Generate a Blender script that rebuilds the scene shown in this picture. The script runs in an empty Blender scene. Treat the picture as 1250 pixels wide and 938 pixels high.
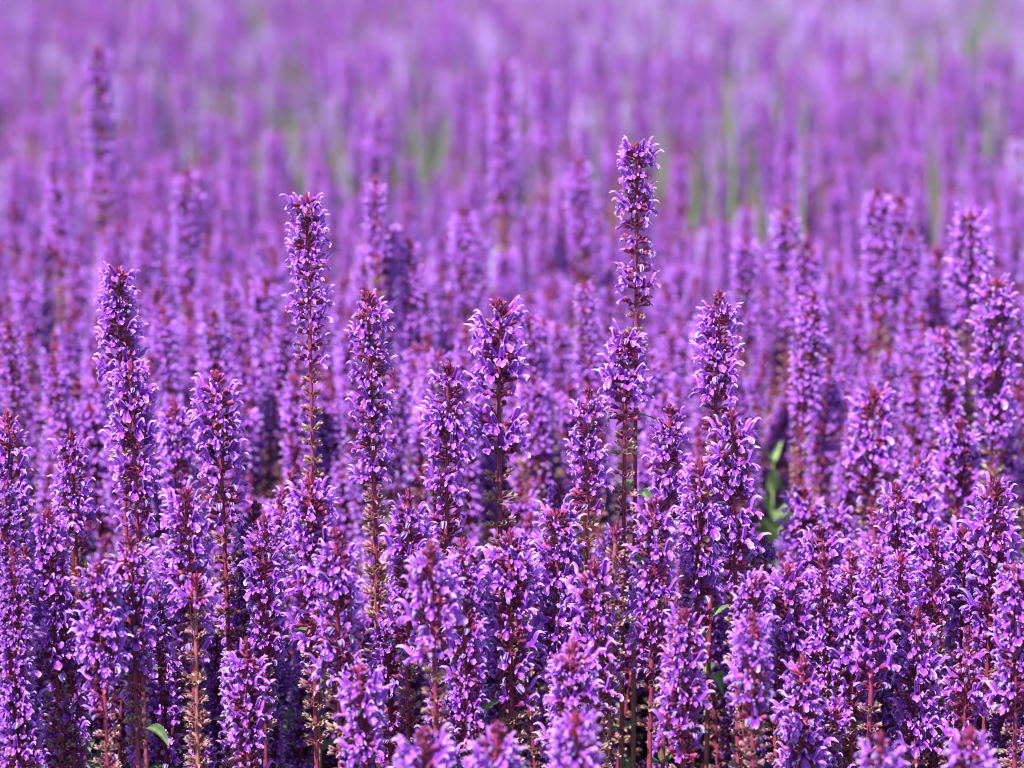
import bpy, math, random
import numpy as np
from mathutils import Matrix, Vector, Euler

# ------------------------------------------------------------------ camera, sky, sun, exposure
SC = bpy.context.scene
CAM_H = 0.83
PITCH = math.radians(9.79)
F_PX = 3472.0                                   # focal length in pixels of the 1250 px wide photograph
FOCUS = 1.70

cam_d = bpy.data.cameras.new('camera')
cam_d.sensor_width = 36.0
cam_d.lens = 100.0
cam_d.clip_start = 0.05
cam_d.clip_end = 500.0
cam_d.dof.use_dof = True
cam_d.dof.focus_distance = FOCUS / math.cos(0.05)
cam_d.dof.aperture_fstop = 6.0
cam_d.dof.aperture_blades = 0
cam = bpy.data.objects.new('camera', cam_d)
SC.collection.objects.link(cam)
cam.location = (0, 0, CAM_H)
cam.rotation_euler = (math.pi / 2 - PITCH, 0, 0)
SC.camera = cam

SUN_EL = math.radians(54)
SUN_AZ = math.radians(-145)                     # measured from +Y (view direction) towards +X (right)
world = bpy.data.worlds.new('World')
SC.world = world
world.use_nodes = True
wn = world.node_tree.nodes
wl = world.node_tree.links
wn.clear()
w_out = wn.new('ShaderNodeOutputWorld')
w_bg = wn.new('ShaderNodeBackground')
w_sky = wn.new('ShaderNodeTexSky')
w_sky.sky_type = 'NISHITA'
w_sky.sun_disc = False
w_sky.sun_elevation = SUN_EL
w_sky.sun_rotation = SUN_AZ
w_bg.inputs['Strength'].default_value = 0.125
wl.new(w_sky.outputs['Color'], w_bg.inputs['Color'])
wl.new(w_bg.outputs['Background'], w_out.inputs['Surface'])

sun_d = bpy.data.lights.new('sun', 'SUN')
sun_d.energy = 5.0
sun_d.angle = math.radians(0.53)
sun_d.color = (1.0, 0.96, 0.9)
sun = bpy.data.objects.new('sun', sun_d)
SC.collection.objects.link(sun)
sd = Vector((math.sin(SUN_AZ) * math.cos(SUN_EL), math.cos(SUN_AZ) * math.cos(SUN_EL), math.sin(SUN_EL)))
sun.rotation_euler = sd.to_track_quat('Z', 'Y').to_euler()

SC.view_settings.view_transform = 'Standard'
SC.view_settings.look = 'None'
SC.view_settings.exposure = 1.57
SC.view_settings.gamma = 1.0
SC.view_settings.use_curve_mapping = False
SC.cycles.max_bounces = 8
SC.cycles.diffuse_bounces = 4
SC.cycles.transmission_bounces = 4
SC.cycles.glossy_bounces = 2
SC.cycles.use_denoising = True
SC.cycles.filter_width = 1.1
SC.cycles.caustics_reflective = False
SC.cycles.caustics_refractive = False

rng = random.Random(20)
CT, ST = math.cos(PITCH), math.sin(PITCH)


def at(px, py, Y):
    """pixel of the photograph -> world point at distance Y along the ground"""
    a, b = (px - 625.0) / F_PX, (469.0 - py) / F_PX
    d = Vector((a, CT + b * ST, -ST + b * CT))
    return Vector((0, 0, CAM_H)) + d * (Y / d.y)


def to_px(p):
    q = Vector(p) - Vector((0, 0, CAM_H))
    z = q.y * CT - q.z * ST
    u = q.y * ST + q.z * CT
    return 625 + F_PX * q.x / z, 469 - F_PX * u / z, F_PX / z


# ------------------------------------------------------------------ materials
def new_mat(name):
    m = bpy.data.materials.new(name)
    m.use_nodes = True
    nt = m.node_tree
    nt.nodes.clear()
    out = nt.nodes.new('ShaderNodeOutputMaterial')
    return m, nt, out


def ramp(nt, fac, stops):
    r = nt.nodes.new('ShaderNodeValToRGB')
    e = r.color_ramp.elements
    while len(e) > 1:
        e.remove(e[-1])
    e[0].position, e[0].color = stops[0][0], (*stops[0][1], 1)
    for p, c in stops[1:]:
        k = e.new(p)
        k.color = (*c, 1)
    nt.links.new(fac, r.inputs['Fac'])
    return r.outputs['Color']


def mixc(nt, fac, a, b, mode='MIX'):
    n = nt.nodes.new('ShaderNodeMix')
    n.data_type = 'RGBA'
    n.blend_type = mode
    for sock, v in ((n.inputs[0], fac), (n.inputs[6], a), (n.inputs[7], b)):
        if isinstance(v, (int, float)):
            sock.default_value = v
        elif isinstance(v, tuple):
            sock.default_value = (*v, 1)
        else:
            nt.links.new(v, sock)
    return n.outputs[2]


def noise(nt, scale, detail=3, coord='Object'):
    tc = nt.nodes.new('ShaderNodeTexCoord')
    n = nt.nodes.new('ShaderNodeTexNoise')
    n.inputs['Scale'].default_value = scale
    n.inputs['Detail'].default_value = detail
    nt.links.new(tc.outputs[coord], n.inputs['Vector'])
    return n.outputs['Fac']


def leafy(name, colour_fn, rough=0.5, trans=0.3, sheen=0.0, sheen_tint=(1, 1, 1), spec=0.4, trans_gain=1.2):
    m, nt, out = new_mat(name)
    col = colour_fn(nt)
    p = nt.nodes.new('ShaderNodeBsdfPrincipled')
    nt.links.new(col, p.inputs['Base Color'])
    p.inputs['Roughness'].default_value = rough
    p.inputs['Specular IOR Level'].default_value = spec
    p.inputs['Sheen Weight'].default_value = sheen
    p.inputs['Sheen Tint'].default_value = (*sheen_tint, 1)
    p.inputs['Sheen Roughness'].default_value = 0.35
    t = nt.nodes.new('ShaderNodeBsdfTranslucent')
    g = mixc(nt, 1.0, col, (trans_gain, trans_gain, trans_gain), 'MULTIPLY')
    nt.links.new(g, t.inputs['Color'])
    mx = nt.nodes.new('ShaderNodeMixShader')
    mx.inputs[0].default_value = trans
    nt.links.new(p.outputs[0], mx.inputs[1])
    nt.links.new(t.outputs[0], mx.inputs[2])
    nt.links.new(mx.outputs[0], out.inputs['Surface'])
    return m


def attr(nt, name):
    a = nt.nodes.new('ShaderNodeAttribute')
    a.attribute_name = name
    return a.outputs['Fac']


def obj_random(nt):
    return nt.nodes.new('ShaderNodeObjectInfo').outputs['Random']


def petal_colour(nt):
    base = ramp(nt, obj_random(nt), [(0.0, (0.16, 0.011, 0.35)), (0.35, (0.25, 0.022, 0.44)),
                                     (0.7, (0.31, 0.036, 0.51)), (1.0, (0.40, 0.09, 0.63))])
    rim = ramp(nt, attr(nt, 'pale'), [(0.0, (0, 0, 0)), (0.48, (0.12, 0.12, 0.12)), (1.0, (0.9, 0.9, 0.9))])
    c = mixc(nt, rim, base, (0.79, 0.52, 0.93))
    n = noise(nt, 700, 2)
    v = ramp(nt, n, [(0.3, (0.78, 0.74, 0.86)), (0.7, (1.08, 1.1, 1.05))])
    return mixc(nt, 1.0, c, v, 'MULTIPLY')


def far_haze_colour(nt):  # sage petal with the bright veil of the far field put into its colour
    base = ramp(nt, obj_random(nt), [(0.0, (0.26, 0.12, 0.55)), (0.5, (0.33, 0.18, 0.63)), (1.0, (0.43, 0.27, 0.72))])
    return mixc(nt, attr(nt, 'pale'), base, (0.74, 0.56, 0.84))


def calyx_colour(nt):
    base = ramp(nt, obj_random(nt), [(0.0, (0.12, 0.007, 0.062)), (0.5, (0.18, 0.010, 0.082)), (1.0, (0.25, 0.022, 0.11))])
    c = mixc(nt, attr(nt, 'pale'), base, (0.30, 0.10, 0.20))
    n = noise(nt, 500, 2)
    return mixc(nt, 1.0, c, ramp(nt, n, [(0.3, (0.7, 0.75, 0.8)), (0.7, (1.25, 1.15, 1.1))]), 'MULTIPLY')


def spent_colour(nt):
    base = ramp(nt, obj_random(nt), [(0.0, (0.17, 0.018, 0.060)), (0.45, (0.22, 0.045, 0.085)),
                                     (0.75, (0.26, 0.09, 0.10)), (1.0, (0.28, 0.19, 0.11))])
    c = mixc(nt, attr(nt, 'pale'), base, (0.55, 0.40, 0.42))
    n = noise(nt, 400, 2)
    return mixc(nt, 1.0, c, ramp(nt, n, [(0.3, (0.65, 0.65, 0.65)), (0.7, (1.25, 1.2, 1.15))]), 'MULTIPLY')


def faded_colour(nt):
    base = ramp(nt, obj_random(nt), [(0.0, (0.05, 0.015, 0.22)), (0.6, (0.10, 0.025, 0.33)), (1.0, (0.20, 0.07, 0.42))])
    return mixc(nt, attr(nt, 'pale'), base, (0.60, 0.45, 0.70))


def bract_colour(nt):
    base = ramp(nt, obj_random(nt), [(0.0, (0.13, 0.006, 0.052)), (0.5, (0.19, 0.008, 0.074)), (1.0, (0.26, 0.018, 0.105))])
    return mixc(nt, attr(nt, 'pale'), base, (0.42, 0.12, 0.20))


def stem_colour(nt):
    # dark red below the flowers, fading to dull olive brown towards the ground (attribute runs along the stem)
    c = ramp(nt, attr(nt, 'pale'), [(0.0, (0.16, 0.15, 0.06)), (0.45, (0.20, 0.10, 0.07)), (0.62, (0.19, 0.020, 0.055)), (1.0, (0.16, 0.010, 0.05))])
    n = noise(nt, 260, 2)
    return mixc(nt, 1.0, c, ramp(nt, n, [(0.3, (0.7, 0.7, 0.7)), (0.7, (1.25, 1.2, 1.2))]), 'MULTIPLY')


def dry_stem_colour(nt):
    c = ramp(nt, attr(nt, 'pale'), [(0.0, (0.22, 0.17, 0.10)), (0.6, (0.25, 0.14, 0.10)), (1.0, (0.20, 0.04, 0.06))])
    n = noise(nt, 260, 2)
    return mixc(nt, 1.0, c, ramp(nt, n, [(0.3, (0.7, 0.7, 0.7)), (0.7, (1.2, 1.2, 1.2))]), 'MULTIPLY')


def leaf_colour(nt):
    base = ramp(nt, obj_random(nt), [(0.0, (0.045, 0.075, 0.032)), (0.5, (0.07, 0.11, 0.045)), (1.0, (0.11, 0.15, 0.065))])
    c = mixc(nt, attr(nt, 'pale'), base, (0.17, 0.24, 0.11))
    n = noise(nt, 220, 3)
    return mixc(nt, 1.0, c, ramp(nt, n, [(0.3, (0.75, 0.75, 0.75)), (0.7, (1.2, 1.2, 1.1))]), 'MULTIPLY')


def fresh_leaf_colour(nt):
    c = mixc(nt, attr(nt, 'pale'), (0.24, 0.36, 0.15), (0.36, 0.48, 0.26))
    n = noise(nt, 180, 3)
    return mixc(nt, 1.0, c, ramp(nt, n, [(0.3, (0.8, 0.8, 0.8)), (0.7, (1.15, 1.1, 1.1))]), 'MULTIPLY')


M_PETAL = leafy('petal', petal_colour, 0.38, 0.30, 0.2, (0.85, 0.7, 1.0), 0.45, 1.25)
M_FAR_HAZE = leafy('far_haze_petal', far_haze_colour, 0.4, 0.28, 0.2, (0.85, 0.75, 1.0), 0.4)
M_CALYX = leafy('calyx', calyx_colour, 0.5, 0.18, 0.15, (0.9, 0.6, 0.7), 0.4)
M_SPENT = leafy('spent_calyx', spent_colour, 0.55, 0.3, 0.15, (1, .9, .9), 0.4)
M_FADED = leafy('faded_petal', faded_colour, 0.5, 0.25, 0.15, (0.85, 0.75, 1.0), 0.35)
M_BRACT = leafy('bract', bract_colour, 0.5, 0.22, 0.2, (1.0, 0.65, 0.8), 0.4)
M_STEM = leafy('stem', stem_colour, 0.55, 0.0, 0.2, (1, .8, .85), 0.4)
M_DRY = leafy('dry_stem', dry_stem_colour, 0.6, 0.0, 0.15, (1, .95, .9), 0.35)
M_LEAF = leafy('leaf', leaf_colour, 0.5, 0.3, 0.1, (.9, 1, .9), 0.35)
M_FRESH = leafy('fresh_leaf', fresh_leaf_colour, 0.5, 0.35, 0.1, (.9, 1, .9), 0.35)
MATS = [M_PETAL, M_CALYX, M_SPENT, M_FADED, M_BRACT, M_STEM, M_LEAF, M_DRY, M_FRESH, M_FAR_HAZE]
PETAL, CALYX, SPENT, FADED, BRACT, STEM, LEAF, DRY, FRESH, FAR_HAZE = range(10)


# ------------------------------------------------------------------ mesh building
class MB:
    """collects grids of points; becomes ONE mesh"""

    def __init__(self):
        self.v, self.f, self.m, self.a, self.n = [], [], [], [], 0

    def grid(self, P, mat, pale, closed=False):
        P = np.asarray(P, float)
        n, m, _ = P.shape
        pale = np.broadcast_to(np.asarray(pale, float), (n, m))
        self.v.append(P.reshape(-1, 3))
        self.a.append(pale.reshape(-1))
        i0 = self.n
        mm = m if closed else m - 1
        for i in range(n - 1):
            for j in range(mm):
                k = (j + 1) % m
                self.f.append((i0 + i * m + j, i0 + i * m + k, i0 + (i + 1) * m + k, i0 + (i + 1) * m + j))
                self.m.append(mat)
        self.n += n * m

    def add(self, other, M=None):
        if other.n == 0:
            return
        V = np.concatenate(other.v)
        if M is not None:
            A = np.array(M)
            V = V @ A[:3, :3].T + A[:3, 3]
        self.v.append(V)
        self.a.append(np.concatenate(other.a))
        o = self.n
        self.f.extend(tuple(i + o for i in f) for f in other.f)
        self.m.extend(other.m)
        self.n += len(V)

    def mesh(self, name):
        me = bpy.data.meshes.new(name)
        V = np.concatenate(self.v)
        me.from_pydata(V.tolist(), [], self.f)
        used = sorted(set(self.m))
        for u in used:
            me.materials.append(MATS[u])
        idx = {u: i for i, u in enumerate(used)}
        me.polygons.foreach_set('material_index', np.array([idx[x] for x in self.m], dtype=np.int32))
        me.polygons.foreach_set('use_smooth', np.ones(len(self.f), dtype=bool))
        at_ = me.attributes.new('pale', 'FLOAT', 'POINT')
        at_.data.foreach_set('value', np.concatenate(self.a).astype(np.float32))
        me.update()
        return me


def T(x, y, z):
    return Matrix.Translation((x, y, z))


def R(a, ax):
    return Matrix.Rotation(a, 4, ax)


def S(s):
    return Matrix.Diagonal((s, s, s, 1))


def curve(pts, n):
    """smooth curve through 2-D control points (Catmull-Rom)"""
    P = np.array(pts, float)
    P = np.vstack([2 * P[0] - P[1], P, 2 * P[-1] - P[-2]])
    k = len(pts) - 1
    out = []
    for s in np.linspace(0, k, n):
        i = min(int(s), k - 1)
        t = s - i
        a, b, c, d = P[i:i + 4]
        out.append(0.5 * ((2 * b) + (-a + c) * t + (2 * a - 5 * b + 4 * c - d) * t * t + (-a + 3 * b - 3 * c + d) * t ** 3))
    return np.array(out)


MM = 0.001


def strip(C, w, d, m, mat, pale, side_bias=0.0):
    """a petal along the x-z curve C: half-widths w, edges displaced by d along the normal (d<0: folds down)"""
    n = len(C)
    tang = np.gradient(C, axis=0)
    tang /= np.linalg.norm(tang, axis=1)[:, None] + 1e-9
    nor = np.stack([-tang[:, 1], tang[:, 0]], 1)
    u = np.linspace(-1, 1, m)
    P = np.zeros((n, m, 3))
    for i in range(n):
        off = d[i] * np.abs(u) ** 1.8
        P[i, :, 0] = C[i, 0] + nor[i, 0] * off
        P[i, :, 2] = C[i, 1] + nor[i, 1] * off
        P[i, :, 1] = w[i] * np.sin(u * 1.35) / math.sin(1.35) + side_bias * (i / (n - 1)) ** 2
    return P * MM, u


def build_floret(r, kind='open'):
    """corolla of one flower; origin at the calyx mouth, +X outwards, +Z up (millimetres)"""
    mb = MB()
    j = lambda a: r.uniform(-a, a)
    if kind == 'bud':
        n, m = 6, 6
        P = np.zeros((n, m, 3))
        L = 3.6 + j(.8)
        for i in range(n):
            s = i / (n - 1)
            rad = 1.15 * math.sin(math.pi * (0.12 + 0.88 * s) * 0.98) ** .8 + .05
            for k in range(m):
                a = 2 * math.pi * k / m
                P[i, k] = (-1 + s * L, rad * math.cos(a), rad * math.sin(a) + .5 * s * s)
        mb.grid(P * MM, PETAL, np.linspace(.15, .5, n)[:, None], True)
        return mb
    if kind == 'faded':
        C = curve([(-1.5, 0), (1.2, .4), (3, -.4 + j(.6)), (4 + j(.6), -2.4 + j(1))], 7)
        P, u = strip(C, [.8, 1.0, 1.0, .9, .7, .5, .25], [-.8, -1, -1, -.9, -.7, -.5, -.2], 5, FADED, 0, j(1.2))
        mb.grid(P, FADED, np.linspace(0, .8, 7)[:, None] ** 2)
        C = curve([(-1, -.3), (1, -.8), (2.2, -2 + j(.4)), (1.8 + j(.6), -3.6)], 6)
        P, u = strip(C, [.7, 1.1, 1.5, 1.5, 1.1, .5], [.5, .7, .9, 1, .8, .4], 5, FADED, 0, j(1))
        mb.grid(P, FADED, np.abs(u)[None, :] ** 3 * .7 + np.zeros((6, 1)))
        return mb
    o = r.uniform(.75, 1.15)                     # how far the hood is reared up
    # throat tube
    n, m = 4, 8
    P = np.zeros((n, m, 3))
    for i in range(n):
        s = i / (n - 1)
        rad = 1.0 + .55 * s
        for k in range(m):
            a = 2 * math.pi * k / m
            P[i, k] = (-2.2 + 3.2 * s, rad * math.cos(a), rad * 1.1 * math.sin(a) + .3 * s)
    mb.grid(P * MM, PETAL, np.linspace(.3, .05, n)[:, None], True)
    # hooded, sickle-shaped upper lip
    C = curve([(.2, .9), (1.6, 2.6 * o), (2.9 + j(.3), 4.7 * o), (4.7 + j(.3), 6.6 * o), (7.0 + j(.5), 7.0 * o + j(.5)), (9.0 + j(.9), 5.8 * o + j(1.3))], 12)
    w = [1.1, 1.1, 1.12, 1.12, 1.08, 1.0, .92, .82, .7, .55, .36, .1]
    d = [-1.3, -1.5, -1.8, -1.9, -1.9, -1.8, -1.6, -1.35, -1.1, -.8, -.5, -.12]
    P, u = strip(C, w, d, 7, PETAL, 0, j(.8))
    s = np.linspace(0, 1, 12)[:, None]
    mb.grid(P, PETAL, np.clip(.75 * s ** 1.8 + .40 * np.abs(u)[None, :] ** 4 + .22 * (1 - np.abs(u)[None, :]) ** 2, 0, 1))
    # lower lip: a rounded, cupped middle lobe with a pale turned-up rim
    dr = r.uniform(.8, 1.25)
    C = curve([(.1, -.8), (1.8, -1.0), (3.3, -1.9 * dr), (4.1 + j(.3), -3.3 * dr), (4.4 + j(.5), -4.5 * dr), (4.9 + j(.5), -5.0 * dr)], 9)
    w = [1.1, .95, .9, 1.2, 1.65, 1.95, 1.95, 1.6, .7]
    d = [.9, .8, .7, .9, 1.4, 1.8, 1.9, 1.7, 1.2]
    P, u = strip(C, w, d, 7, PETAL, 0, j(.6))
    s = np.linspace(0, 1, 9)[:, None]
    mb.grid(P, PETAL, np.clip(np.abs(u)[None, :] ** 4 * (.3 + .9 * s) + 1.0 * s ** 6, 0, 1))
    # two side lobes
    for sg in (-1, 1):
        C = curve([(.3, -.2), (1.6, -.3), (2.7, -.9 + j(.3)), (3.2, -1.9 + j(.3))], 6)
        P, u = strip(C, [.7, .9, 1.0, .95, .7, .2], [.2] * 6, 4, PETAL, 0, 0)
        P[:, :, 1] = P[:, :, 1] * .8 + sg * (1.1 + 1.6 * np.linspace(0, 1, 6)[:, None]) * MM
        P[:, :, 2] += .0004
        mb.grid(P, PETAL, .25 + .55 * np.linspace(0, 1, 6)[:, None] ** 2 + np.zeros((1, 4)))
    # style and stamens peeping from under the hood
    if r.random() < .6:
        C = curve([(1, 1), (3.2, 3.9 * o), (5.4, 5.4 * o), (7.6, 5.6 * o + j(.8)), (9.0 + j(.8), 4.9 * o + j(1.2))], 8)
        P, u = strip(C, [.14] * 8, [0] * 8, 2, PETAL, 0, j(1.0))
        mb.grid(P, PETAL, .8)
    return mb


PED = 2.6                                          # length of the flower stalk, mm


def build_calyx(r, spent=False):
    """origin at the foot of the pedicel, +X along the calyx; mouth at x = 7.5 mm"""
    mb = MB()
    m = 10
    prof = [(0, .5), (PED + 1.6, .5), (PED + 1.9, 1.1), (PED + 3.2, 1.6), (PED + 5.2, 1.8), (PED + 6.6, 2.0 if not spent else 1.9), (PED + (8.4 if spent else 8.0), 2.0 if not spent else 2.3)]
    P = np.zeros((len(prof), m, 3))
    A = np.zeros((len(prof), m))
    for i, (x, rad) in enumerate(prof):
        for k in range(m):
            a = 2 * math.pi * (k + .5) / m
            xx, rr = x, rad
            if i == len(prof) - 1:
                if k % 2 == 0:
                    xx, rr = x - (2.2 if spent else 1.4), rad * (.85 if spent else .93)
                else:
                    rr = rad * (1.05 if spent else .9)
            if spent:
                rr *= r.uniform(.9, 1.1)
            P[i, k] = (xx, rr * math.cos(a), rr * .95 * math.sin(a))
            A[i, k] = max(0, (i - 3.2) / 3) ** (1.2 if spent else 2) * (1 if k % 2 else .6)
    mb.grid(P * MM, SPENT if spent else CALYX, A, True)
    return mb


def build_leaf(L, W, mat, droop, r, m=5, n=9):
    """a lance-shaped leaf along +X, folded on its midrib, wavy edge"""
    mb = MB()
    P = np.zeros((n, m, 3))
    u = np.linspace(-1, 1, m)
    ph = r.uniform(0, 6)
    for i in range(n):
        s = i / (n - 1)
        w = W * (math.sin(math.pi * min(1, .06 + s ** .75 * .95)) ** .9)
        x = L * s * (1 - .25 * droop * s)
        z = L * (.25 * s - droop * s * s)
        P[i, :, 0] = x
        P[i, :, 1] = u * w
        P[i, :, 2] = z + .35 * w * np.abs(u) ** 1.3 + .1 * W * np.sin(9 * s + ph + 2 * u) * np.abs(u)
    mb.grid(P, mat, np.clip(1 - np.abs(u) * 2.2, 0, 1)[None, :] * .8 + np.zeros((n, 1)))
    return mb


FLORETS = [build_floret(random.Random(100 + i)) for i in range(9)]
FADEDS = [build_floret(random.Random(140 + i), 'faded') for i in range(4)]
BUDS = [build_floret(random.Random(160 + i), 'bud') for i in range(3)]
FLORET_ME = [f.mesh('floret') for f in FLORETS]
FADED_ME = [f.mesh('faded_floret') for f in FADEDS]
BUD_ME = [f.mesh('flower_bud') for f in BUDS]


class Whorl:
    """calyces + bracts of one whorl as a mesh, and the places where corollas sit"""

    def __init__(self, kind, seed):
        r = random.Random(seed)
        self.kind = kind
        base, full, spots = MB(), MB(), []
        nf = {'open': 11, 'bud': 7, 'fade': 9, 'spent': 9}[kind]
        for i in range(nf):
            side = i % 2
            k = i // 2
            az = side * math.pi + (k - (nf // 2 - 1) / 2 - (.25 if nf % 2 else 0)) * (.80 if nf < 8 else .60) + r.uniform(-.22, .22)
            el = {'open': r.uniform(.15, .75), 'bud': r.uniform(.85, 1.15), 'fade': r.uniform(.1, .6), 'spent': r.uniform(.15, .65)}[kind]
            sc = r.uniform(.72, .90) * (.8 if kind == 'bud' else 1)
            zo = r.uniform(-2.8, 2.8) * MM
            M = R(az, 'Z') @ T(1.2 * MM, 0, zo) @ R(-el, 'Y') @ S(sc) @ R(r.uniform(-.25, .25), 'X')
            base.add(build_calyx(r, kind == 'spent'), M)
            # the corolla stands less steep than its calyx
            N = R(az, 'Z') @ T(1.2 * MM, 0, zo) @ R(-el, 'Y') @ S(sc) @ T((6.6 + PED) * MM, 0, 0) @ R(el * .75 + r.uniform(-.15, .15), 'Y') @ R(r.uniform(-.3, .3), 'X')
            spots.append(N)
        for q in (0, math.pi):                     # pair of bracts
            if kind == 'bud':
                b = build_leaf(6.0 * MM, 2.1 * MM, BRACT, .1, r, 5, 6)
                base.add(b, R(q + math.pi / 2, 'Z') @ T(1 * MM, 0, -1.5 * MM) @ R(-.95, 'Y'))
            else:
                b = build_leaf(6.5 * MM, 2.0 * MM, SPENT if kind == 'spent' else BRACT, .55, r, 5, 6)
                base.add(b, R(q + r.uniform(-.3, .3), 'Z') @ T(.8 * MM, 0, -1.6 * MM) @ R(-.1, 'Y'))
        full.add(base)
        for N in spots:
            if kind == 'open' and r.random() < .93:
                full.add(r.choice(FLORETS), N)
            elif kind == 'bud':
                full.add(r.choice(BUDS), N)
            elif kind == 'fade':
                q = r.random()
                if q < .55:
                    full.add(r.choice(FADEDS), N)
                elif q < .8:
                    full.add(r.choice(FLORETS), N)
        self.base, self.full, self.spots = base, full, spots
        self.me_base = base.mesh('flower_whorl' if kind != 'spent' else 'seed_whorl')
        self.me_full = full.mesh('flower_whorl' if kind != 'spent' else 'seed_whorl')


WH = {k: [Whorl(k, 10 * i + h) for i in range(n)] for k, n, h in (('open', 6, 1), ('bud', 3, 2), ('fade', 4, 3), ('spent', 5, 4))}


def build_tip(seed):
    r = random.Random(seed)
    mb = MB()
    n = 15
    H = r.uniform(6, 12)
    for i in range(n):
        s = i / n
        z = H * (s * .8 - .10)
        L = (6.2 - 3.2 * s) * r.uniform(.85, 1.1)
        W = (1.7 - .8 * s)
        el = .75 + .65 * s + r.uniform(-.15, .15)
        b = build_leaf(L * MM, W * MM, BRACT, .05, r, 5, 6)
        mb.add(b, R(i * 2.4 + r.uniform(-.3, .3), 'Z') @ T((1.5 - 1.0 * s) * MM, 0, z * MM) @ R(-el, 'Y'))
    P = np.zeros((6, 7, 3))
    for i in range(6):
        s = i / 5
        for k in range(7):
            a = 2 * math.pi * k / 7
            rad = 2.0 * (1 - s) ** .7 + .05
            P[i, k] = (rad * math.cos(a), rad * math.sin(a), H * (s * .9 - .12))
    mb.grid(P * MM, BRACT, .1, True)
    return mb


TIPS = [build_tip(300 + i) for i in range(5)]
TIP_ME = [t.mesh('bud_tip') for t in TIPS]


# ------------------------------------------------------------------ spikes
class Spike:
    """plan of one flower spike: a bent stem of height H from the ground with whorls near the top"""

    def __init__(self, r, H, lean=(0, 0), w=1.0, Lo=.10, Ls=.06, Lb=.012, gap=1.0, dry=False, top='maroon', fade=1.08, tapers=(.45, .55, .62, .72, .85)):
        self.H, self.lean, self.w, self.dry = H, lean, w, dry
        self.tip_i = r.randrange(len(TIPS))
        self.rows = []                             # (height, kind, variant, rot, scale)
        s = (.0085 if top == 'maroon' else .0065) * w
        self.tip_s = s
        rot = r.uniform(0, 6.28)
        taper = r.choice(tapers)
        k = 0
        while s < Lo + Ls and H - s > .05:
            f = s / max(Lo, 1e-6)
            kind = 'bud' if (s < Lb + .0085 * w and top == 'maroon') else 'open' if f < .86 else 'fade' if f < fade else 'spent'
            if kind == 'open' and r.random() < .07:
                kind = 'fade'
            if kind == 'fade' and r.random() < .3:
                kind = 'open'
            sc = w * min(1.0, taper + (1 - taper) * s / (.022 + .05 * (1 - taper))) * r.uniform(.86, 1.1)
            if kind == 'spent':
                sc *= .82
            self.rows.append((H - s, kind, r.randrange(len(WH[kind])), rot + k * math.pi / 2 + r.uniform(-.35, .35), sc))
            step = (.0055 + .0032 * min(1.2, f)) * w
            if kind == 'spent' or f > .95:
                step = .0098 * w
            s += step * gap * r.uniform(.85, 1.2)
            k += 1
        self.seed = r.random()

    def pos(self, h):
        t = h / self.H
        return Vector((self.lean[0] * t ** 1.7, self.lean[1] * t ** 1.7, h))

    def tilt(self, h):
        t = h / self.H
        return Euler((-self.lean[1] / self.H * 1.7 * t ** .7, self.lean[0] / self.H * 1.7 * t ** .7, 0)).to_matrix().to_4x4()

    def stem(self):
        mb = MB()
        n, m = 14, 6
        P = np.zeros((n, m, 3))
        top = self.H - self.tip_s * .5
        for i in range(n):
            h = top * i / (n - 1)
            c = self.pos(h)
            rad = (.0019 - .0008 * i / (n - 1)) * (.6 + .4 * self.w)
            for k in range(m):
                a = 2 * math.pi * k / m
                P[i, k] = (c.x + rad * math.cos(a), c.y + rad * math.sin(a), h)
        mb.grid(P, DRY if self.dry else STEM, np.linspace(0, 1, n)[:, None], True)
        return mb

    def leaves(self):
        r = random.Random(self.seed)
        out = []
        low = min([q[0] for q in self.rows], default=self.H)
        h = low - r.uniform(.03, .06)
        rot = r.uniform(0, 6.28)
        L = .018
        while h > .06 and len(out) < 10:
            for q in (0, math.pi):
                c = self.pos(h)
                out.append((T(*c) @ R(rot + q + r.uniform(-.2, .2), 'Z') @ R(-r.uniform(.0, .5), 'Y'), L * r.uniform(.85, 1.15)))
            rot += math.pi / 2
            h -= r.uniform(.028, .05)
            L = min(.046, L * 1.25)
        return out

    def merged(self):
        mb = MB()
        mb.add(self.stem())
        mb.add(TIPS[self.tip_i], T(*self.pos(self.H - self.tip_s)) @ self.tilt(self.H) @ S(self.w))
        for h, kind, v, rot, sc in self.rows:
            mb.add(WH[kind][v].full, T(*self.pos(h)) @ self.tilt(h) @ R(rot, 'Z') @ S(sc))
        r = random.Random(1)
        for M, L in self.leaves():
            mb.add(build_leaf(L, L * .2, LEAF, .35, r, 4, 6), M)
        return mb


LEAF_ME = [build_leaf(.05, .0105, LEAF, .2 + .12 * i, random.Random(50 + i)).mesh('leaf') for i in range(4)]
COL = SC.collection


def put(name, me, parent, M):
    o = bpy.data.objects.new(name, me)
    COL.objects.link(o)
    o.parent = parent
    o.matrix_basis = M
    return o


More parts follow.
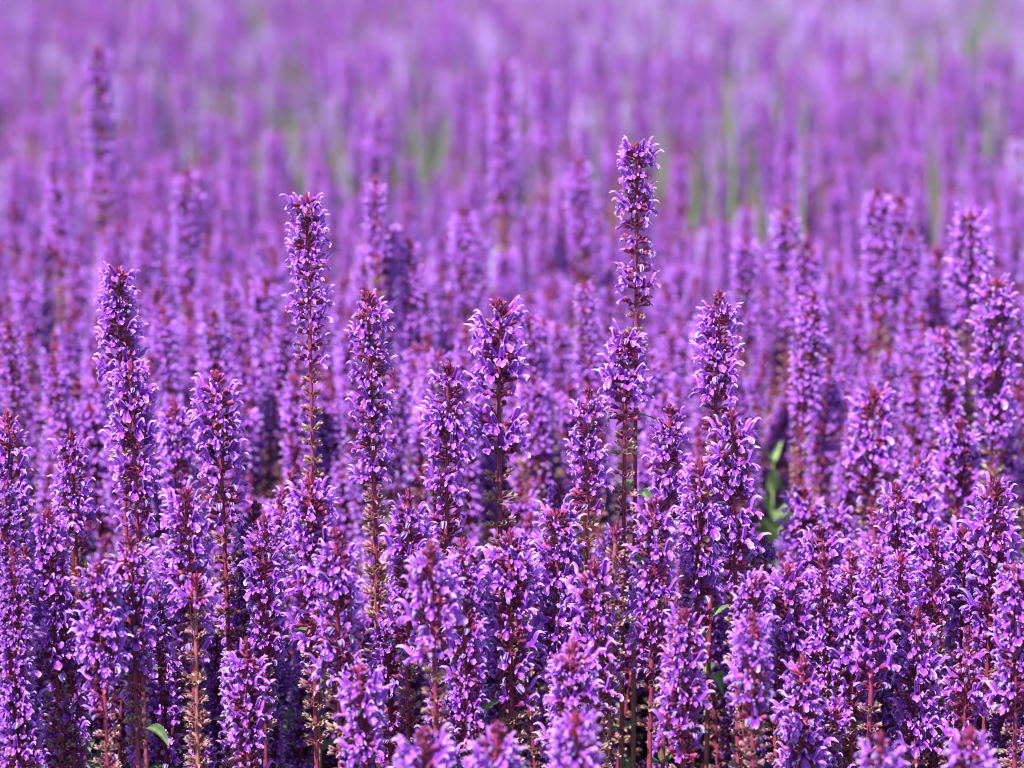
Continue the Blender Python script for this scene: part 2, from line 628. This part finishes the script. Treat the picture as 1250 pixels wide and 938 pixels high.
def plant(sp, loc, detail, r):
    """one spike as a thing: Empty at its foot > stem, bud_tip, flower_whorl (> floret), seed_whorl, leaf"""
    root = bpy.data.objects.new('sage_spike', None)
    COL.objects.link(root)
    root.empty_display_size = .02
    root.location = loc
    put('stem', sp.stem().mesh('stem'), root, Matrix())
    put('bud_tip', TIP_ME[sp.tip_i], root, T(*sp.pos(sp.H - sp.tip_s)) @ sp.tilt(sp.H) @ R(r.uniform(0, 6.28), 'Z') @ S(sp.w))
    for h, kind, v, rot, sc in sp.rows:
        wv = WH[kind][v]
        M = T(*sp.pos(h)) @ sp.tilt(h) @ R(rot, 'Z') @ S(sc)
        if kind == 'spent':
            put('seed_whorl', wv.me_base, root, M)
            continue
        if not detail:
            put('flower_whorl', wv.me_full, root, M)
            continue
        wo = put('flower_whorl', wv.me_base, root, M)
        for N in wv.spots:
            J = N @ R(r.uniform(-.3, .3), 'X') @ R(r.uniform(-.25, .25), 'Z') @ R(r.uniform(-.25, .2), 'Y') @ S(r.choice((.85, .95, 1.0, 1.1, 1.25, 1.4)) * r.uniform(.95, 1.05))
            q = r.random()
            if kind == 'bud':
                put('flower_bud', r.choice(BUD_ME), wo, J)
            elif kind == 'open':
                if q < .76:
                    put('floret', r.choice(FLORET_ME), wo, J)
                elif q < .86:
                    put('faded_floret', r.choice(FADED_ME), wo, J)
            else:
                if q < .30:
                    put('floret', r.choice(FLORET_ME), wo, J)
                elif q < .75:
                    put('faded_floret', r.choice(FADED_ME), wo, J)
    for M, L in sp.leaves()[:6]:
        put('leaf', r.choice(LEAF_ME), root, M @ S(L / .05))
    return root


# ------------------------------------------------------------------ the ground
def ground():
    n = 90
    t = np.linspace(-1, 1, n)
    g = np.sign(t) * (np.abs(t) ** 2.6) * 120
    V, F = [], []
    for i in range(n):
        for j_ in range(n):
            x, y = g[i], g[j_] + 3
            V.append((x, y, .012 * math.sin(3.1 * x + 1.3 * y) * math.sin(2.3 * y - .7 * x) - .01))
    for i in range(n - 1):
        for j_ in range(n - 1):
            F.append((i * n + j_, (i + 1) * n + j_, (i + 1) * n + j_ + 1, i * n + j_ + 1))
    me = bpy.data.meshes.new('ground')
    me.from_pydata(V, [], F)
    m, nt, out = new_mat('soil')
    c = ramp(nt, noise(nt, 9, 6), [(0.3, (0.035, 0.024, 0.017)), (0.55, (0.075, 0.053, 0.036)), (0.75, (0.12, 0.09, 0.06))])
    p = nt.nodes.new('ShaderNodeBsdfPrincipled')
    p.inputs['Roughness'].default_value = .9
    nt.links.new(c, p.inputs['Base Color'])
    b = nt.nodes.new('ShaderNodeBump')
    b.inputs['Distance'].default_value = .02
    nt.links.new(noise(nt, 45, 6), b.inputs['Height'])
    nt.links.new(b.outputs[0], p.inputs['Normal'])
    nt.links.new(p.outputs[0], out.inputs['Surface'])
    me.materials.append(m)
    o = bpy.data.objects.new('ground', me)
    COL.objects.link(o)
    o['kind'] = 'structure'


ground()


# ------------------------------------------------------------------ scattering with geometry nodes (stuff only)
def scatter(name, protos, pts, rots, scales, idx):
    """ONE object whose points carry copies of the prototype meshes"""
    hidden = bpy.data.collections.new(name + '_kinds')
    for i, me in enumerate(protos):
        hidden.objects.link(bpy.data.objects.new('%s_kind_%03d' % (name, i), me))
    me = bpy.data.meshes.new(name)
    me.from_pydata([tuple(p) for p in pts], [], [])
    for nm, ty, val, key in (('rot', 'FLOAT_VECTOR', np.array(rots, np.float32).ravel(), 'vector'),
                             ('siz', 'FLOAT', np.array(scales, np.float32), 'value'),
                             ('pick', 'INT', np.array(idx, np.int32), 'value')):
        a = me.attributes.new(nm, ty, 'POINT')
        a.data.foreach_set(key, val)
    o = bpy.data.objects.new(name, me)
    COL.objects.link(o)
    o['kind'] = 'stuff'
    ng = bpy.data.node_groups.new(name, 'GeometryNodeTree')
    ng.interface.new_socket('Geometry', in_out='INPUT', socket_type='NodeSocketGeometry')
    ng.interface.new_socket('Geometry', in_out='OUTPUT', socket_type='NodeSocketGeometry')
    N, Lk = ng.nodes, ng.links
    gi, go = N.new('NodeGroupInput'), N.new('NodeGroupOutput')
    ci = N.new('GeometryNodeCollectionInfo')
    ci.inputs['Collection'].default_value = hidden
    ci.inputs['Separate Children'].default_value = True
    ci.inputs['Reset Children'].default_value = True
    ip = N.new('GeometryNodeInstanceOnPoints')
    ip.inputs['Pick Instance'].default_value = True

    def named(nm, ty):
        a = N.new('GeometryNodeInputNamedAttribute')
        a.data_type = ty
        a.inputs['Name'].default_value = nm
        return a.outputs['Attribute']
    Lk.new(gi.outputs[0], ip.inputs['Points'])
    Lk.new(ci.outputs[0], ip.inputs['Instance'])
    Lk.new(named('pick', 'INT'), ip.inputs['Instance Index'])
    er = N.new('FunctionNodeEulerToRotation')
    Lk.new(named('rot', 'FLOAT_VECTOR'), er.inputs[0])
    Lk.new(er.outputs[0], ip.inputs['Rotation'])
    Lk.new(named('siz', 'FLOAT'), ip.inputs['Scale'])
    Lk.new(ip.outputs[0], go.inputs[0])
    md = o.modifiers.new('scatter', 'NODES')
    md.node_group = ng
    return o


# ------------------------------------------------------------------ the spikes one can tell apart in the photograph
# tip x, tip y (photo pixels), distance, foot drift in px over the flowering part, width, flowering length px, spent length px, label
HEROES = [
    (778, 174, 1.70, -4, .86, 120, 130, 'tall', 1.0, 'tallest sharp sage spike, alone above the field with sparse whorls under its flower head', 'the tallest spike'),
    (764, 405, 1.69, 2, .95, 110, 250, 'op', 1.1, 'sharp purple spike directly under the tallest one, its lower half gone to brown seed whorls', None),
    (374, 242, 1.70, 12, .82, 200, 175, 'op', 1.1, 'second tallest sharp spike, dense violet head over a long stem of pale spent whorls', 'the second tallest spike'),
    (143, 328, 1.68, -4, .88, 160, 60, 'op', 1.0, 'tall sharp lilac spike at left with a pale curled floret on its crown', 'the tall left spike'),
    (160, 446, 1.66, 12, .95, 200, 60, 'op', 1.0, 'sharp lilac spike rising just in front of the tall left spike', None),
    (449, 352, 1.69, 14, .95, 230, 160, 'm', 1.0, 'sharp spike with two horn-like pale florets flanking its maroon tip, right of the second tallest', 'the horned spike'),
    (608, 360, 1.70, 6, 1.18, 190, 150, 'm', 1.05, 'broadest sharp spike near the centre, crowded crown and brown seed whorls below', 'the broad central spike'),
    (264, 448, 1.67, 6, 1.05, 200, 120, 'm', 1.0, 'stout sharp spike with small maroon tip between the tall left and second tallest spikes', 'the stout left spike'),
    (213, 492, 1.82, 10, .85, 180, 60, 'm', 1.0, 'slightly soft slim spike with dark tip, just left of the stout left spike', None),
    (548, 440, 1.67, -8, 1.02, 210, 60, 'm', 1.0, 'sharp spike with two pale horn florets beside the left of the broad central spike', 'the two-horned middle spike'),
    (718, 467, 1.67, -4, .86, 150, 130, 'm', 1.1, 'slim sharp spike with bushy maroon tip and bare red stem showing below', 'the slim red-stemmed spike'),
    (878, 352, 1.69, -6, .88, 170, 60, 'm', 1.0, 'tall sharp spike with rounded crimson tip standing right of the tallest spike', 'the crimson-tipped spike'),
    (893, 497, 1.65, 12, .95, 230, 60, 'm', 1.0, 'sharp spike with thick dark red stem just below the crimson-tipped spike', None),
    (818, 490, 1.69, -6, .85, 150, 90, 'm', 1.0, 'sharp spike with fuzzy pointed maroon tip right of the slim red-stemmed spike', None),
    (856, 562, 1.64, -2, .92, 200, 60, 'm', 1.0, 'sharp spike with a bright red central stem, left of the thick-stemmed one', None),
    (86, 524, 1.70, 6, .86, 150, 60, 'm', 1.0, 'sharp spike with dark maroon cone tip left of the tall left spike', 'the cone-tipped left spike'),
    (8, 500, 1.70, 8, .88, 200, 60, 'm', 1.0, 'sharp spike cut by the left edge with a long maroon tip', None),
    (58, 617, 1.62, 4, .98, 210, 90, 'm', 1.0, 'sharp spike with spreading horn florets just below the cone-tipped left spike', None),
    (226, 592, 1.62, 6, .95, 230, 90, 'm', 1.0, 'sharp spike with long dark red tip and straight red stem below the stout left spike', None),
    (121, 682, 1.58, 4, .9, 190, 60, 'm', 1.0, 'low sharp spike with narrow maroon tip under the lilac pair at left', None),
    (158, 648, 1.60, 8, .95, 190, 60, 'm', 1.0, 'low sharp spike with blunt dark tip immediately below the front lilac spike', None),
    (379, 578, 1.63, -2, 1.0, 220, 90, 'm', 1.0, 'sharp spike with ragged red tip growing below the second tallest spike', 'the ragged red-tipped spike'),
    (410, 640, 1.58, 4, 1.0, 200, 60, 'm', 1.0, 'sharp dense spike immediately right of and below the ragged red-tipped spike', None),
    (498, 600, 1.63, -2, .9, 200, 60, 'm', 1.0, 'sharp spike whose tip fills the gap between the horned and two-horned spikes', None),
    (322, 628, 1.64, 2, .82, 190, 60, 'm', 1.0, 'slim spike standing by the dark gap left of the ragged red-tipped spike', None),
    (525, 662, 1.52, 4, 1.0, 150, 110, 'm', 1.0, 'blurred lilac spike standing in front of the sharp ones, low in the middle', 'the blurred middle front spike'),
    (440, 812, 1.53, 2, .95, 160, 60, 'm', 1.0, 'slightly blurred front spike with pale florets, low and left of the middle one', None),
    (518, 882, 1.44, 0, 1.0, 160, 60, 'm', 1.0, 'very blurred violet spike tip at the bottom edge, left one of the close pair', None),
    (607, 876, 1.44, 0, .95, 160, 60, 'm', 1.0, 'very blurred violet spike tip at the bottom edge, right one of the close pair', None),
    (703, 872, 1.44, 0, 1.0, 160, 60, 'op', 1.0, 'very blurred rounded spike tip at the bottom edge without a maroon point', None),
    (918, 742, 1.52, 4, .85, 150, 90, 'm', 1.0, 'blurred dark-stemmed front spike low right of the middle, before the sharp ones', 'the blurred right front spike'),
    (1075, 892, 1.44, 0, .95, 160, 60, 'm', 1.0, 'very blurred tip at the bottom edge below the crowd of lilac spikes at right', None),
    (1184, 884, 1.44, 0, .95, 160, 60, 'm', 1.0, 'blurred red-tipped spike at the bottom edge near the right corner', None),
    (980, 592, 1.84, 4, 1.0, 160, 60, 'm', 1.0, 'slightly soft spike with two pale horns right of the green gap', 'the spike by the green gap'),
    (1066, 476, 1.88, 0, 1.1, 130, 100, 'op', 1.05, 'soft spike with a wide tufted flat top in the right half', 'the flat-topped right spike'),
    (1216, 342, 1.90, 4, .95, 190, 120, 'op', 1.1, 'tall soft spike near the right edge, pale tuft at its top', 'the tall right-edge spike'),
    (1185, 262, 2.06, 0, .95, 130, 120, 'op', 1.0, 'blurred spike with blunt pale top behind the tall right-edge spike', None),
    (1155, 402, 1.93, 4, .75, 150, 120, 'm', 1.0, 'slim soft spike with a reddish tip left of the tall right-edge spike', None),
    (1216, 582, 1.66, 2, .98, 220, 60, 'm', 1.0, 'sharp spike with feathery crimson tip near the right edge', 'the feathery crimson right spike'),
    (1094, 588, 1.70, 4, .88, 210, 90, 'm', 1.0, 'sharp slim spike with tall dark maroon tip below the flat-topped right spike', None),
    (1172, 508, 1.86, 2, 1.0, 170, 60, 'm', 1.0, 'slightly soft spike with dull red tip between flat-topped and right-edge spikes', None),
    (1040, 672, 1.62, 2, .95, 210, 60, 'm', 1.0, 'sharp spike with dark blunt maroon tip in the lilac crowd lower right', None),
    (962, 688, 1.62, 10, .95, 180, 60, 'm', 1.0, 'sharp spike with a hooked pale floret below the green gap', None),
    (1002, 640, 1.70, 2, .95, 210, 60, 'm', 1.0, 'sharp lilac spike just right of and below the spike by the green gap', None),
    (1120, 560, 1.82, 2, .95, 180, 60, 'op', 1.0, 'soft round-topped spike right of the tall dark maroon tip', None),
    (1140, 640, 1.66, 2, .9, 120, 190, 'm', 1.0, 'sharp spike turning to brown seed whorls left of the feathery crimson one', None),
    (1178, 640, 1.68, 0, .9, 150, 120, 'm', 1.0, 'sharp spike with starry opened tip immediately left of the feathery crimson one', None),
    (622, 648, 1.62, 0, 1.08, 220, 60, 'm', 1.0, 'stout sharp spike with woolly maroon tip below the broad central spike', 'the woolly-tipped spike'),
    (680, 622, 1.64, -4, .95, 210, 60, 'op', 1.0, 'sharp spike with pale arching florets between woolly-tipped and slim red-stemmed spikes', None),
    (800, 605, 1.62, -2, 1.02, 210, 60, 'm', 1.0, 'sharp spike with pinkish maroon tip under the fuzzy pointed one', None),
    (836, 738, 1.57, -2, 1.0, 200, 60, 'm', 1.0, 'low sharp spike with dark red tip left of the blurred right front spike', None),
    (700, 780, 1.54, 0, .95, 170, 60, 'm', 1.0, 'low spike with brownish red tip above the rounded blurred bottom tip', None),
    (456, 560, 1.72, 4, .9, 10, 300, 'dry', 1.3, 'withered spike of pale tan seed whorls on a straw stem among the violet', None),
    (238, 700, 1.60, 0, .85, 40, 190, 'dry', 1.35, 'spike with a long bare pinkish straw stem low on the left', None),
    (560, 690, 1.66, 0, .85, 10, 190, 'dry', 1.35, 'withered straw spike behind the blurred middle front spike', None),
    (752, 640, 1.60, -6, .9, 30, 250, 'dry', 1.25, 'withered spike of tan seed whorls just below the slim red-stemmed spike', None),
    (300, 780, 1.60, 0, .92, 170, 60, 'm', 1.0, 'low spike with pale hooked florets near the bottom, below the dark gap', None),
    (980, 800, 1.58, 0, .98, 170, 60, 'm', 1.0, 'low lilac spike above the bottom edge, left in the crowd at right', None),
    (1120, 742, 1.63, 0, .92, 180, 60, 'm', 1.0, 'low sharp spike in the brown-tinged patch of seed whorls at right', None),
    (20, 800, 1.6, 0, .92, 180, 60, 'm', 1.0, 'low spike with crimson tip close to the lower left corner', None),
    (1240, 690, 1.6, 0, .95, 180, 60, 'op', 1.0, 'lilac spike cut by the right edge, level with the brown seed whorls', None),
    # blurred ones behind
    (120, 58, 2.65, 0, 1.0, 190, 120, 'm', 1.0, 'tall blurred dark spike poking up alone near the upper left corner', 'the lone upper left spike'),
    (228, 205, 2.35, 0, .85, 150, 90, 'm', 1.0, 'blurred dark slender spike below and right of the lone upper left one', None),
    (458, 215, 2.12, 6, .72, 110, 120, 'm', 1.2, 'blurred thin spike with rusty stem right of the second tallest spike', 'the thin rusty spike'),
    (470, 275, 2.15, 0, .9, 140, 90, 'op', 1.0, 'blurred pale-topped spike just below the thin rusty spike', None),
    (566, 250, 2.3, 0, .95, 150, 90, 'm', 1.0, 'blurred red-tipped spike behind the broad central and two-horned spikes', None),
    (615, 70, 3.0, 0, 1.0, 110, 90, 'm', 1.0, 'upper of two hazy dark spikes one above the other at top centre', None),
    (614, 135, 2.7, 0, 1.0, 120, 90, 'm', 1.0, 'lower of two hazy dark spikes one above the other at top centre', 'the hazy dark centre spike'),
    (665, 88, 3.1, 0, .95, 110, 90, 'm', 1.0, 'hazy dark spike just right of the two stacked ones at top centre', None),
    (708, 192, 2.45, 0, .9, 140, 90, 'm', 1.0, 'hazy purple spike with dark tip left of the tallest spike', None),
    (960, 250, 2.2, 4, .9, 150, 90, 'm', 1.0, 'blurred maroon-tipped spike in the hazy group right of the crimson-tipped one', 'the hazy maroon-tipped spike'),
    (985, 290, 2.18, 0, .9, 140, 90, 'm', 1.0, 'blurred shorter spike at the right shoulder of the hazy maroon-tipped spike', None),
    (1072, 226, 2.2, 0, .85, 160, 120, 'm', 1.0, 'left and taller of two close blurred dark spikes at upper right', 'the blurred dark pair'),
    (1098, 236, 2.24, 0, .85, 140, 90, 'm', 1.0, 'right of two close blurred dark spikes at upper right', None),
    (1112, 275, 2.2, 0, .8, 140, 90, 'm', 1.0, 'slim blurred spike leaning beside the two close dark ones at upper right', None),
    (910, 285, 2.2, 0, .8, 140, 90, 'm', 1.0, 'blurred thin spike with red tip above the crimson-tipped spike', None),
    (1145, 300, 2.25, 0, .85, 130, 90, 'm', 1.0, 'hazy spike between the two close dark ones and the blunt pale top', None),
]

plan = []                                          # (spike, foot, tip px, Y, hero index or None)
for i, (px, py, Y, drift, w, lo, ls, top, gap, lab, land) in enumerate(HEROES):
    r = random.Random(700 + i)
    tip = at(px, py, Y)
    k = Y / F_PX                                    # metres per pixel there
    leanx = -drift * k * 1.6 + r.uniform(-.006, .006)
    leany = r.uniform(-.02, .02)
    sp = Spike(r, tip.z, (leanx, leany), w * 1.1, lo * k, (ls + 45) * k, r.uniform(.0, .003), gap, top == 'dry', 'open' if top in ('op', 'tall') else 'maroon', 1.75 if top == 'tall' else 1.08,
               (.82,) if top in ('op', 'tall') else (.66, .74, .82))
    plan.append((sp, Vector((tip.x - leanx, tip.y - leany, 0)), (px, py), Y, i))


# ------------------------------------------------------------------ the rest of the field, planted by chance
def skyline(px, Y):
    """how high (photo px) a chance spike may reach so that the known ones stay clear"""
    if Y < 1.56:
        return 800 + 40 * math.sin(px / 37.0)
    if Y < 1.95:
        return 640 + 45 * math.sin(px / 61.0) + 30 * math.sin(px / 23.0)
    return -999


fill = []
GAPS = [(945, 42, 1.66, 2.12, 680), (942, 30, 2.1, 2.6, 700), (735, 20, 1.72, 2.2, 715), (352, 20, 1.58, 1.80, 938)]   # clear spots with a green shoot: x, half width, from Y, to Y, down to


def in_gap(px, py, Y):
    return any(abs(px - g[0]) < g[1] and g[2] < Y < g[3] and py < g[4] for g in GAPS)



CELL = .044
Ymax = 17.0
yy = 1.59
while yy < Ymax:
    cell = .037 if yy < 3.4 else CELL
    dens = 1.0 if yy < 3.5 else .85
    half = .2 * yy + (.25 if yy < 2.2 else .55)
    for q in range(int(2 * half / cell) + 1):
        x = -half + (q + rng.uniform(0, 1)) * cell
        Y = yy + rng.uniform(0, 1) * cell
        patch = .5 + .5 * math.sin(2.1 * x + 1.7 * math.sin(1.1 * Y)) * math.sin(1.9 * Y + 1.3 * math.sin(2.3 * x))
        if rng.random() > dens * (1 if Y < 2.6 else .45 + .55 * patch):
            continue
        z = rng.gauss(.447, .036 if Y < 3 else .052) + .035 * math.sin(1.3 * x + .8 * Y) * math.sin(.9 * Y)
        if rng.random() < (.05 if Y < 3 else .10):
            z += rng.uniform(.03, .08)
        z = min(z, .60)
        px, py, ppm = to_px((x, Y, z))
        lim = skyline(px, Y)
        if py < lim:
            # shorter shoot, still in the crowd
            z = at(px, lim + rng.uniform(0, 90), Y).z
            if z < .30:
                continue
            px, py, ppm = to_px((x, Y, z))
        if in_gap(px, py, Y):
            continue
        # keep clear of the feet of the known ones
        if Y < 2.7 and any(abs(t[2][0] - px) < 22 and abs(t[3] - Y) < .05 for t in plan):
            continue
        fill.append((x, Y, z, px, py, ppm))
        for q2 in range(2 if Y < 1.95 else 1 if Y < 3.6 and rng.random() < (1.1 if Y < 2.7 else .7) else 0):   # shorter side shoots among the tall ones
            x2, Y2, z2 = x + rng.uniform(-.02, .02), Y + rng.uniform(-.02, .02), rng.uniform(.24, .40)
            if not in_gap(*to_px((x2, Y2, z2))[:2], Y2):
                fill.append((x2, Y2, z2, *to_px((x2, Y2, z2))))
    yy += cell

# how much of each one is seen: paint from near to far on a coarse picture
cover = np.zeros((235, 313), bool)


def seen_area(px, py, w, L):
    x0, x1 = int((px - w / 2) / 4), int((px + w / 2) / 4) + 1
    y0, y1 = int(py / 4), int((py + L) / 4) + 1
    x0, y0, x1, y1 = max(0, x0), max(0, y0), min(313, x1), min(235, y1)
    if x1 <= x0 or y1 <= y0:
        return 0
    blk = cover[y0:y1, x0:x1]
    a = int((~blk).sum())
    blk[:] = True
    return a


order = [('h', i, t[3], t[2][0], t[2][1], F_PX / t[3], t[0].w) for i, t in enumerate(plan)] + \
        [('f', i, t[1], t[3], t[4], t[5], 1.0) for i, t in enumerate(fill)]
order.sort(key=lambda t: t[2])
area = {}
for kind, i, Y, px, py, ppm, w in order:
    area[(kind, i)] = seen_area(px, py, (.022 if kind == 'h' else .028) * w * ppm, .15 * ppm)
N_SINGLE = 296
cand = sorted([i for i in range(len(fill)) if 0 < fill[i][3] < 1250 and 2 < fill[i][4] < 928 and area[('f', i)] > 0],
              key=lambda i: -area[('f', i)])
single = set(cand[:N_SINGLE - len(plan)])
for i in sorted(single):
    x, Y, z, px, py, ppm = fill[i]
    r = random.Random(5000 + i)
    q = 2.4 if r.random() < .12 else 1
    lean = (r.gauss(0, .019) * q, r.gauss(0, .022) * q)
    top = 'maroon' if r.random() < .72 else 'open'
    gap = r.uniform(.95, 1.2)
    sp = Spike(r, z, lean, r.uniform(.9, 1.08) if Y < 1.95 else r.uniform(.8, 1.02), r.uniform(.065, .12), r.uniform(.05, .12), r.uniform(.0, .010), gap, False, top)
    plan.append((sp, Vector((x - lean[0], Y - lean[1], 0)), (px, py), Y, None))

roots = []
for n, (sp, foot, (px, py), Y, hi) in enumerate(plan):
    a = area.get(('h', n), None) if hi is not None else None
    detail = (hi is not None and Y < 2.1) or (hi is None and Y < 1.9)
    root = plant(sp, foot, detail, random.Random(9000 + n))
    root['category'] = 'flower spike'
    root['group'] = 'purple sage spikes'
    roots.append((root, px, py, Y, hi))

# labels: the known ones have their own; the others are told by the nearest landmark
LAND = [(h[0], h[1], h[10]) for h in HEROES if h[10]]
cells = {}
for root, px, py, Y, hi in roots:
    if hi is not None:
        root['label'] = HEROES[hi][9]
        continue
    lx, ly, ln = min(LAND, key=lambda t: math.hypot(t[0] - px, t[1] - py))
    dx, dy = px - lx, py - ly
    ang = math.degrees(math.atan2(-dy, dx)) % 360
    where = ['right of', 'above and right of', 'above', 'above and left of', 'left of', 'below and left of', 'below', 'below and right of'][int((ang + 22.5) // 45) % 8]
    look = 'sharp' if 1.5 < Y < 1.88 else 'blurred front' if Y < 1.5 else 'softly blurred' if Y < 2.3 else 'hazy'
    cells.setdefault((ln, where, look), []).append((math.hypot(dx, dy), root))
ORD = ['nearest', 'second nearest', 'third nearest', 'fourth nearest', 'fifth nearest', 'sixth nearest', 'seventh nearest', 'eighth nearest',
       'ninth nearest', 'tenth nearest', 'eleventh nearest', 'twelfth nearest']
for (ln, where, look), lst in cells.items():
    lst.sort(key=lambda t: t[0])
    for k, (d, root) in enumerate(lst):
        root['label'] = '%s spike, tip %s %s %s' % (look, ORD[min(k, 11)], where, ln)

# ---- everything farther off: one mass of spikes
protos = []
for k in range(22):
    r = random.Random(40 + k)
    spent = k in (4, 9, 13, 18)
    sp = Spike(r, .50, (r.gauss(0, .02), r.gauss(0, .02)), r.uniform(.85, 1.02), r.uniform(.03, .06) if spent else r.uniform(.08, .15),
               r.uniform(.12, .18) if spent else r.uniform(.04, .10), .01, 1.25 if spent else r.uniform(1.0, 1.15), False, 'maroon' if k % 5 else 'open')
    mb = sp.merged()
    if k >= 14:                                     # same sage, with distant haze and glare painted into its petals
        mb.m = [FAR_HAZE if q == PETAL else q for q in mb.m]
    protos.append(mb.mesh('sage_field_kind'))
pts, rots, scl, idx = [], [], [], []
for i, (x, Y, z, px, py, ppm) in enumerate(fill):
    if i in single:
        continue
    s = rng.uniform(.9, 1.06)
    pts.append((x, Y, z - .50 * s))
    rots.append((rng.gauss(0, .05), rng.gauss(0, .05), rng.uniform(0, 6.28)))
    scl.append(s)
    pale = min(1, max(0, (Y - 2.7) / 3.5)) * (.42 + .34 * math.sin(1.7 * x + .6 * math.sin(2.2 * Y)) * math.cos(.8 * Y) + .8 * x / Y)  # chance of a copy with painted haze, rising with distance and to the right
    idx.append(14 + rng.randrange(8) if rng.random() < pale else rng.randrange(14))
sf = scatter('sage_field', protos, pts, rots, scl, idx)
sf['label'] = 'hazy purple mass of countless sage spikes filling the field behind'

# ---- green leaves low among the stems
clumps = []
for k in range(5):
    r = random.Random(80 + k)
    mb = MB()
    for i in range(11):
        L = r.uniform(.05, .085)
        h = r.uniform(.05, .24)
        mb.add(build_leaf(L, L * .2, LEAF, r.uniform(.1, .5), r, 5, 7),
               T(r.gauss(0, .012), r.gauss(0, .012), h) @ R(r.uniform(0, 6.28), 'Z') @ R(-r.uniform(0, .9), 'Y'))
    clumps.append(mb.mesh('undergrowth_kind'))
pts, rots, scl, idx = [], [], [], []
y = 1.3
while y < Ymax:
    half = .2 * y + .5
    st = .07 if y < 4 else .10
    for q in range(int(2 * half / st) + 1):
        pts.append((-half + (q + rng.random()) * st, y + rng.random() * st, 0))
        rots.append((0, 0, rng.uniform(0, 6.28)))
        scl.append(rng.uniform(.75, 1.15))
        idx.append(rng.randrange(5))
    y += st
for k in range(3):
    r = random.Random(180 + k)
    mb = MB()
    for i in range(9):
        L = r.uniform(.20, .32)
        mb.add(build_leaf(L, .0030, DRY if i % 9 == 0 and k == 1 else LEAF, r.uniform(.0, .12), r, 3, 8),
               T(r.gauss(0, .016), r.gauss(0, .016), r.uniform(.20, .27)) @ R(r.uniform(0, 6.28), 'Z') @ R(-r.uniform(1.2, 1.5), 'Y'))
    clumps.append(mb.mesh('undergrowth_kind'))
for q in range(2200):
    y = 3.0 + (Ymax - 3.0) * rng.random()
    x = rng.uniform(-1, 1) * (.2 * y + .4)
    patch = .5 + .5 * math.sin(2.1 * x + 1.7 * math.sin(1.1 * y)) * math.sin(1.9 * y + 1.3 * math.sin(2.3 * x))
    if patch < .6 and rng.random() < .5 + .4 * x / (.2 * y + .4):
        pts.append((x, y, 0))
        rots.append((0, 0, rng.uniform(0, 6.28)))
        scl.append(rng.uniform(.9, 1.12))
        idx.append(5 + rng.randrange(3))
ug = scatter('undergrowth', clumps, pts, rots, scl, idx)
ug['label'] = 'green leaves low down between the purple flower stems'


# ---- a few fresh green leafy shoots seen through the gaps
def shoot(px, py, Y, n, size, label, seed):
    r = random.Random(seed)
    tip = at(px, py, Y)
    root = bpy.data.objects.new('leafy_shoot', None)
    COL.objects.link(root)
    root.empty_display_size = .02
    root.location = (tip.x, tip.y, 0)
    root['label'], root['category'], root['group'] = label, 'leafy shoot', 'green shoots between the spikes'
    mb = MB()
    P = np.zeros((8, 6, 3))
    for i in range(8):
        for k in range(6):
            a = 2 * math.pi * k / 6
            rad = .0022 - .0013 * i / 7
            P[i, k] = (rad * math.cos(a), rad * math.sin(a), tip.z * i / 7 * .99)
    mb.grid(P, FRESH, .2, True)
    put('stem', mb.mesh('stem'), root, Matrix())
    for i in range(n):
        h = tip.z - .008 - .022 * (i // 2)
        L = size * (.6 + .1 * i) * r.uniform(.9, 1.1)
        put('leaf', build_leaf(L, L * .2, FRESH, r.uniform(.1, .4), r).mesh('leaf'), root,
            T(0, 0, h) @ R((i % 2) * math.pi + (i // 2) * 1.3 + r.uniform(-.3, .3) + .3, 'Z') @ R(-r.uniform(.5, 1.1), 'Y'))


for i, a in enumerate([
    (944, 556, 2.16, 12, .034, 'pale green blurred shoot in the gap left of the spike by the green gap'),
    (735, 640, 2.1, 8, .04, 'green shoot glimpsed right behind the slim red-stemmed spike'),
    (352, 872, 1.75, 6, .06, 'bright green leaves at the bottom edge below the second tallest spike'),
    (22, 400, 2.6, 6, .05, 'blurred green shoot at the left edge above the long maroon tip'),
    (600, 305, 2.6, 2, .03, 'small hazy green shoot above the broad central spike'),
]):
    shoot(*a, seed=600 + i)
